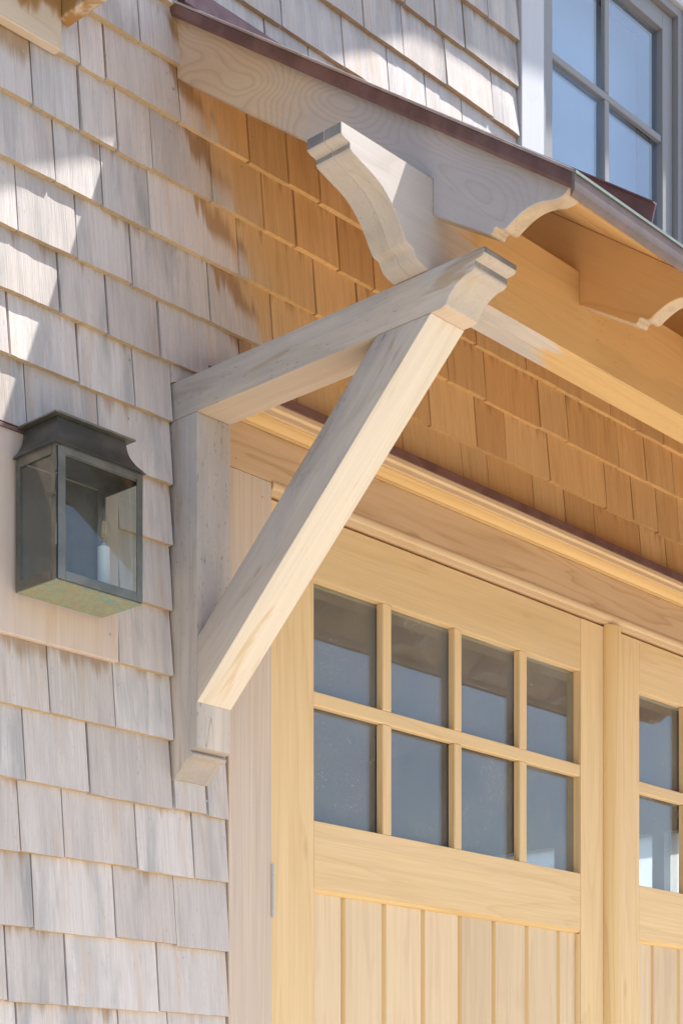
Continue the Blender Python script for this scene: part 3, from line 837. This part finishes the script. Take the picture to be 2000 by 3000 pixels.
# hinged front frame, a touch proud of the corner posts
bm = new()
fy0, fy1 = ly1 - .0042, ly1 - .0014
add_box(bm, lx0 + .0035, lx0 + .0205, fy0, fy1, lz0 + .004, lz1 - .004)
add_box(bm, lx1 - .0150, lx1 - .0010, fy0, fy1, lz0 + .004, lz1 - .004)
add_box(bm, lx0 + .0206, lx1 - .0151, fy0, fy1, lz0 + .004, lz0 + .0200)
add_box(bm, lx0 + .0206, lx1 - .0151, fy0, fy1, lz1 - .0150, lz1 - .004)
obj('front_frame', bm, 'bronze_edge', ln, bevel=0.0004)
for nm, bx in (('front_pane', (lx0 + .012, lx1 - .012, ly1 + .0018, ly1 + .0036, lz0 + .004, lz1 - .003)),
               ('side_pane', (lx0 + .0020, lx0 + .0036, ly1 + .010, ly0 - .009, lz0 + .004, lz1 - .003)),
               ('side_pane', (lx1 - .0036, lx1 - .0020, ly1 + .010, ly0 - .009, lz0 + .004, lz1 - .003))):
    bm = new(); add_box(bm, *bx)
    obj(nm, bm, 'lantern_glass', ln, smooth=False)
# flared roof and cap plate
bm = new()
prof = cr([(0.0, 0.0), (0.0035, 0.0045), (0.013, 0.016), (0.022, 0.034), (0.0265, 0.060)], 5)
rings = []
for ins, h in [(-.002, -.0015)] + prof:
    e = -.0045 + ins
    rings.append([bm.verts.new((x, y, lz1 + .0015 + h)) for x, y in ((lx0 + e, ly0 + .004), (lx1 - e, ly0 + .004), (lx1 - e, ly1 + e), (lx0 + e, ly1 + e))])
for a, b in zip(rings, rings[1:]):
    for k in range(4):
        bm.faces.new((a[k], a[(k + 1) % 4], b[(k + 1) % 4], b[k]))
bm.faces.new(rings[0][::-1]); bm.faces.new(rings[-1])
obj('lantern_roof', bm, 'bronze', ln)
bm = new()
zc = lz1 + .0620
add_prism(bm, [(lx0 + .0075, ly0 + .008), (lx1 - .0075, ly0 + .008), (lx1 - .0075, ly1 + .0075), (lx0 + .0075, ly1 + .0075)], 'z', zc, zc + .0035)
obj('cap_plate', bm, 'bronze_edge', ln, bevel=0.0008)
bm = new()
add_rod(bm, [(lx0 + .001, ly1 - .004, 2.232), (lx0 - .0015, ly1 - .004, 2.232), (lx0 - .003, ly1 - .004, 2.222), (lx0 - .003, ly1 - .004, 2.196), (lx0 - .003, ly1 + .002, 2.193),
             (lx0 - .004, ly1 + .018, 2.193), (lx0 - .004, ly1 + .021, 2.196), (lx0 - .004, ly1 + .018, 2.199), (lx0 - .004, ly1 + .006, 2.197)], 0.0013)
obj('latch', bm, 'bronze_edge', ln)
for z0, z1 in ((2.10, 2.14), (2.235, 2.262)):
    bm = new(); add_box(bm, lx0 - .004, lx0 - .001, ly1 - .0055, ly1 - .0025, z0, z1)
    obj('hinge', bm, 'bronze_edge', ln)
cxp, cyp = -0.4045, -0.090
bm = new(); add_tube(bm, [(.0118, lz0 + .0025), (.0118, 2.1495), (.0105, 2.1505)], cxp, cyp, 20)
cd = obj('candle_sleeve', bm, 'candle', ln)
bm = new(); add_tube(bm, [(.0055, 2.1507), (.0055, 2.157)], cxp, cyp, 14)
obj('socket', bm, 'steel', ln)
bm = new(); add_tube(bm, [(.0050, 2.1575), (.0085, 2.163), (.0118, 2.172), (.0128, 2.181), (.0118, 2.192), (.0088, 2.205), (.0045, 2.217), (.0012, 2.225)], cxp, cyp, 18)
bulb = obj('bulb', bm, 'bulb', ln)
for a in range(4):
    bm = new()
    dx, dy = .0038 * math.cos(a * math.pi / 2 + .5), .0038 * math.sin(a * math.pi / 2 + .5)
    add_rod(bm, [(cxp + dx, cyp + dy, 2.170), (cxp + dx * .6, cyp + dy * .6, 2.2)], 0.0016)
    obj('filament', bm, 'filament', bulb)

# ---------------------------------------------------------------- upper window
uw = thing('upper_window', 'taupe casement window with four visible panes reflecting blue sky above the copper roof', 'window', (1.44, 0, 3.44))
box('side_trim', 'trimwhite', uw, 1.0085, 1.1035, -0.0225, 0.002, 3.36, 4.2545, 'z', 0.0015)
box('side_trim', 'trimwhite', uw, 1.7880, 1.8830, -0.0225, 0.002, 3.36, 4.2545, 'z', 0.0015)
box('head_trim', 'trimwhite', uw, 1.0085, 1.8830, -0.0225, 0.002, 4.2550, 4.36, 'x', 0.0015)
def ring(name, mat, x0, x1, z0, z1, wd, y0, y1, parent, bevel=0.0012):
    bm = new()
    add_box(bm, x0, x0 + wd, y0, y1, z0, z1); add_box(bm, x1 - wd, x1, y0, y1, z0, z1)
    add_box(bm, x0 + wd, x1 - wd, y0, y1, z0, z0 + wd); add_box(bm, x0 + wd, x1 - wd, y0, y1, z1 - wd, z1)
    return obj(name, bm, mat, parent, bevel=bevel)
fo = ring('outer_frame', 'frame', 1.1040, 1.7875, 3.42, 4.2540, 0.024, -0.010, 0.055, uw)
ring('sash', 'frame', 1.1300, 1.7615, 3.446, 4.2280, 0.0520, 0.008, 0.050, uw)
gx0, gx1, gz0, gz1 = 1.1822, 1.7093, 3.4982, 4.1758
xm = 1.4380
for z0 in (3.855,):
    box('muntin', 'frame', uw, gx0, gx1, 0.012, 0.026, z0, z0 + .020, 'x', 0.002)
for z0, z1 in ((gz0, 3.8548), (3.8752, gz1)):
    box('muntin', 'frame', uw, xm - .011, xm + .011, 0.0115, 0.026, z0, z1, 'z', 0.002)
for x0, x1 in ((gx0, xm - .0112), (xm + .0112, gx1)):
    for z0, z1 in ((gz0, 3.8548), (3.8752, gz1)):
        bm = new(); add_box(bm, x0 + .0003, x1 - .0003, 0.0265, 0.0305, z0, z1)
        obj('pane', bm, 'win_glass', uw, smooth=False)
bm = new(); add_box(bm, 1.126, 1.765, 0.135, 0.140, 3.44, 4.235)
obj('roller_blind', bm, 'blind', uw)

# ---------------------------------------------------------------- gable roof overhang higher up the wall (above the frame)
gr = thing('gable_overhang', 'overhanging gable roof edge high on the shingled wall', 'roof', (0.5, 0, 4.4))
a = 0.712
line = [(-0.70, 4.422 + a * (-0.954)), (1.410, 5.24), (3.6, 5.24 + 0.19 * 2.19)]
up = [(x, z + .16) for x, z in line][::-1]
bm = new(); add_prism(bm, line + up, 'y', -0.41, -0.38)
obj('rake_board', bm, 'pale', gr, 'x', 0.002)
bm = new(); add_prism(bm, [(x, z + .04) for x, z in line] + up, 'y', -0.3798, 0.001)
obj('roof_deck', bm, 'soffit', gr, 'x')
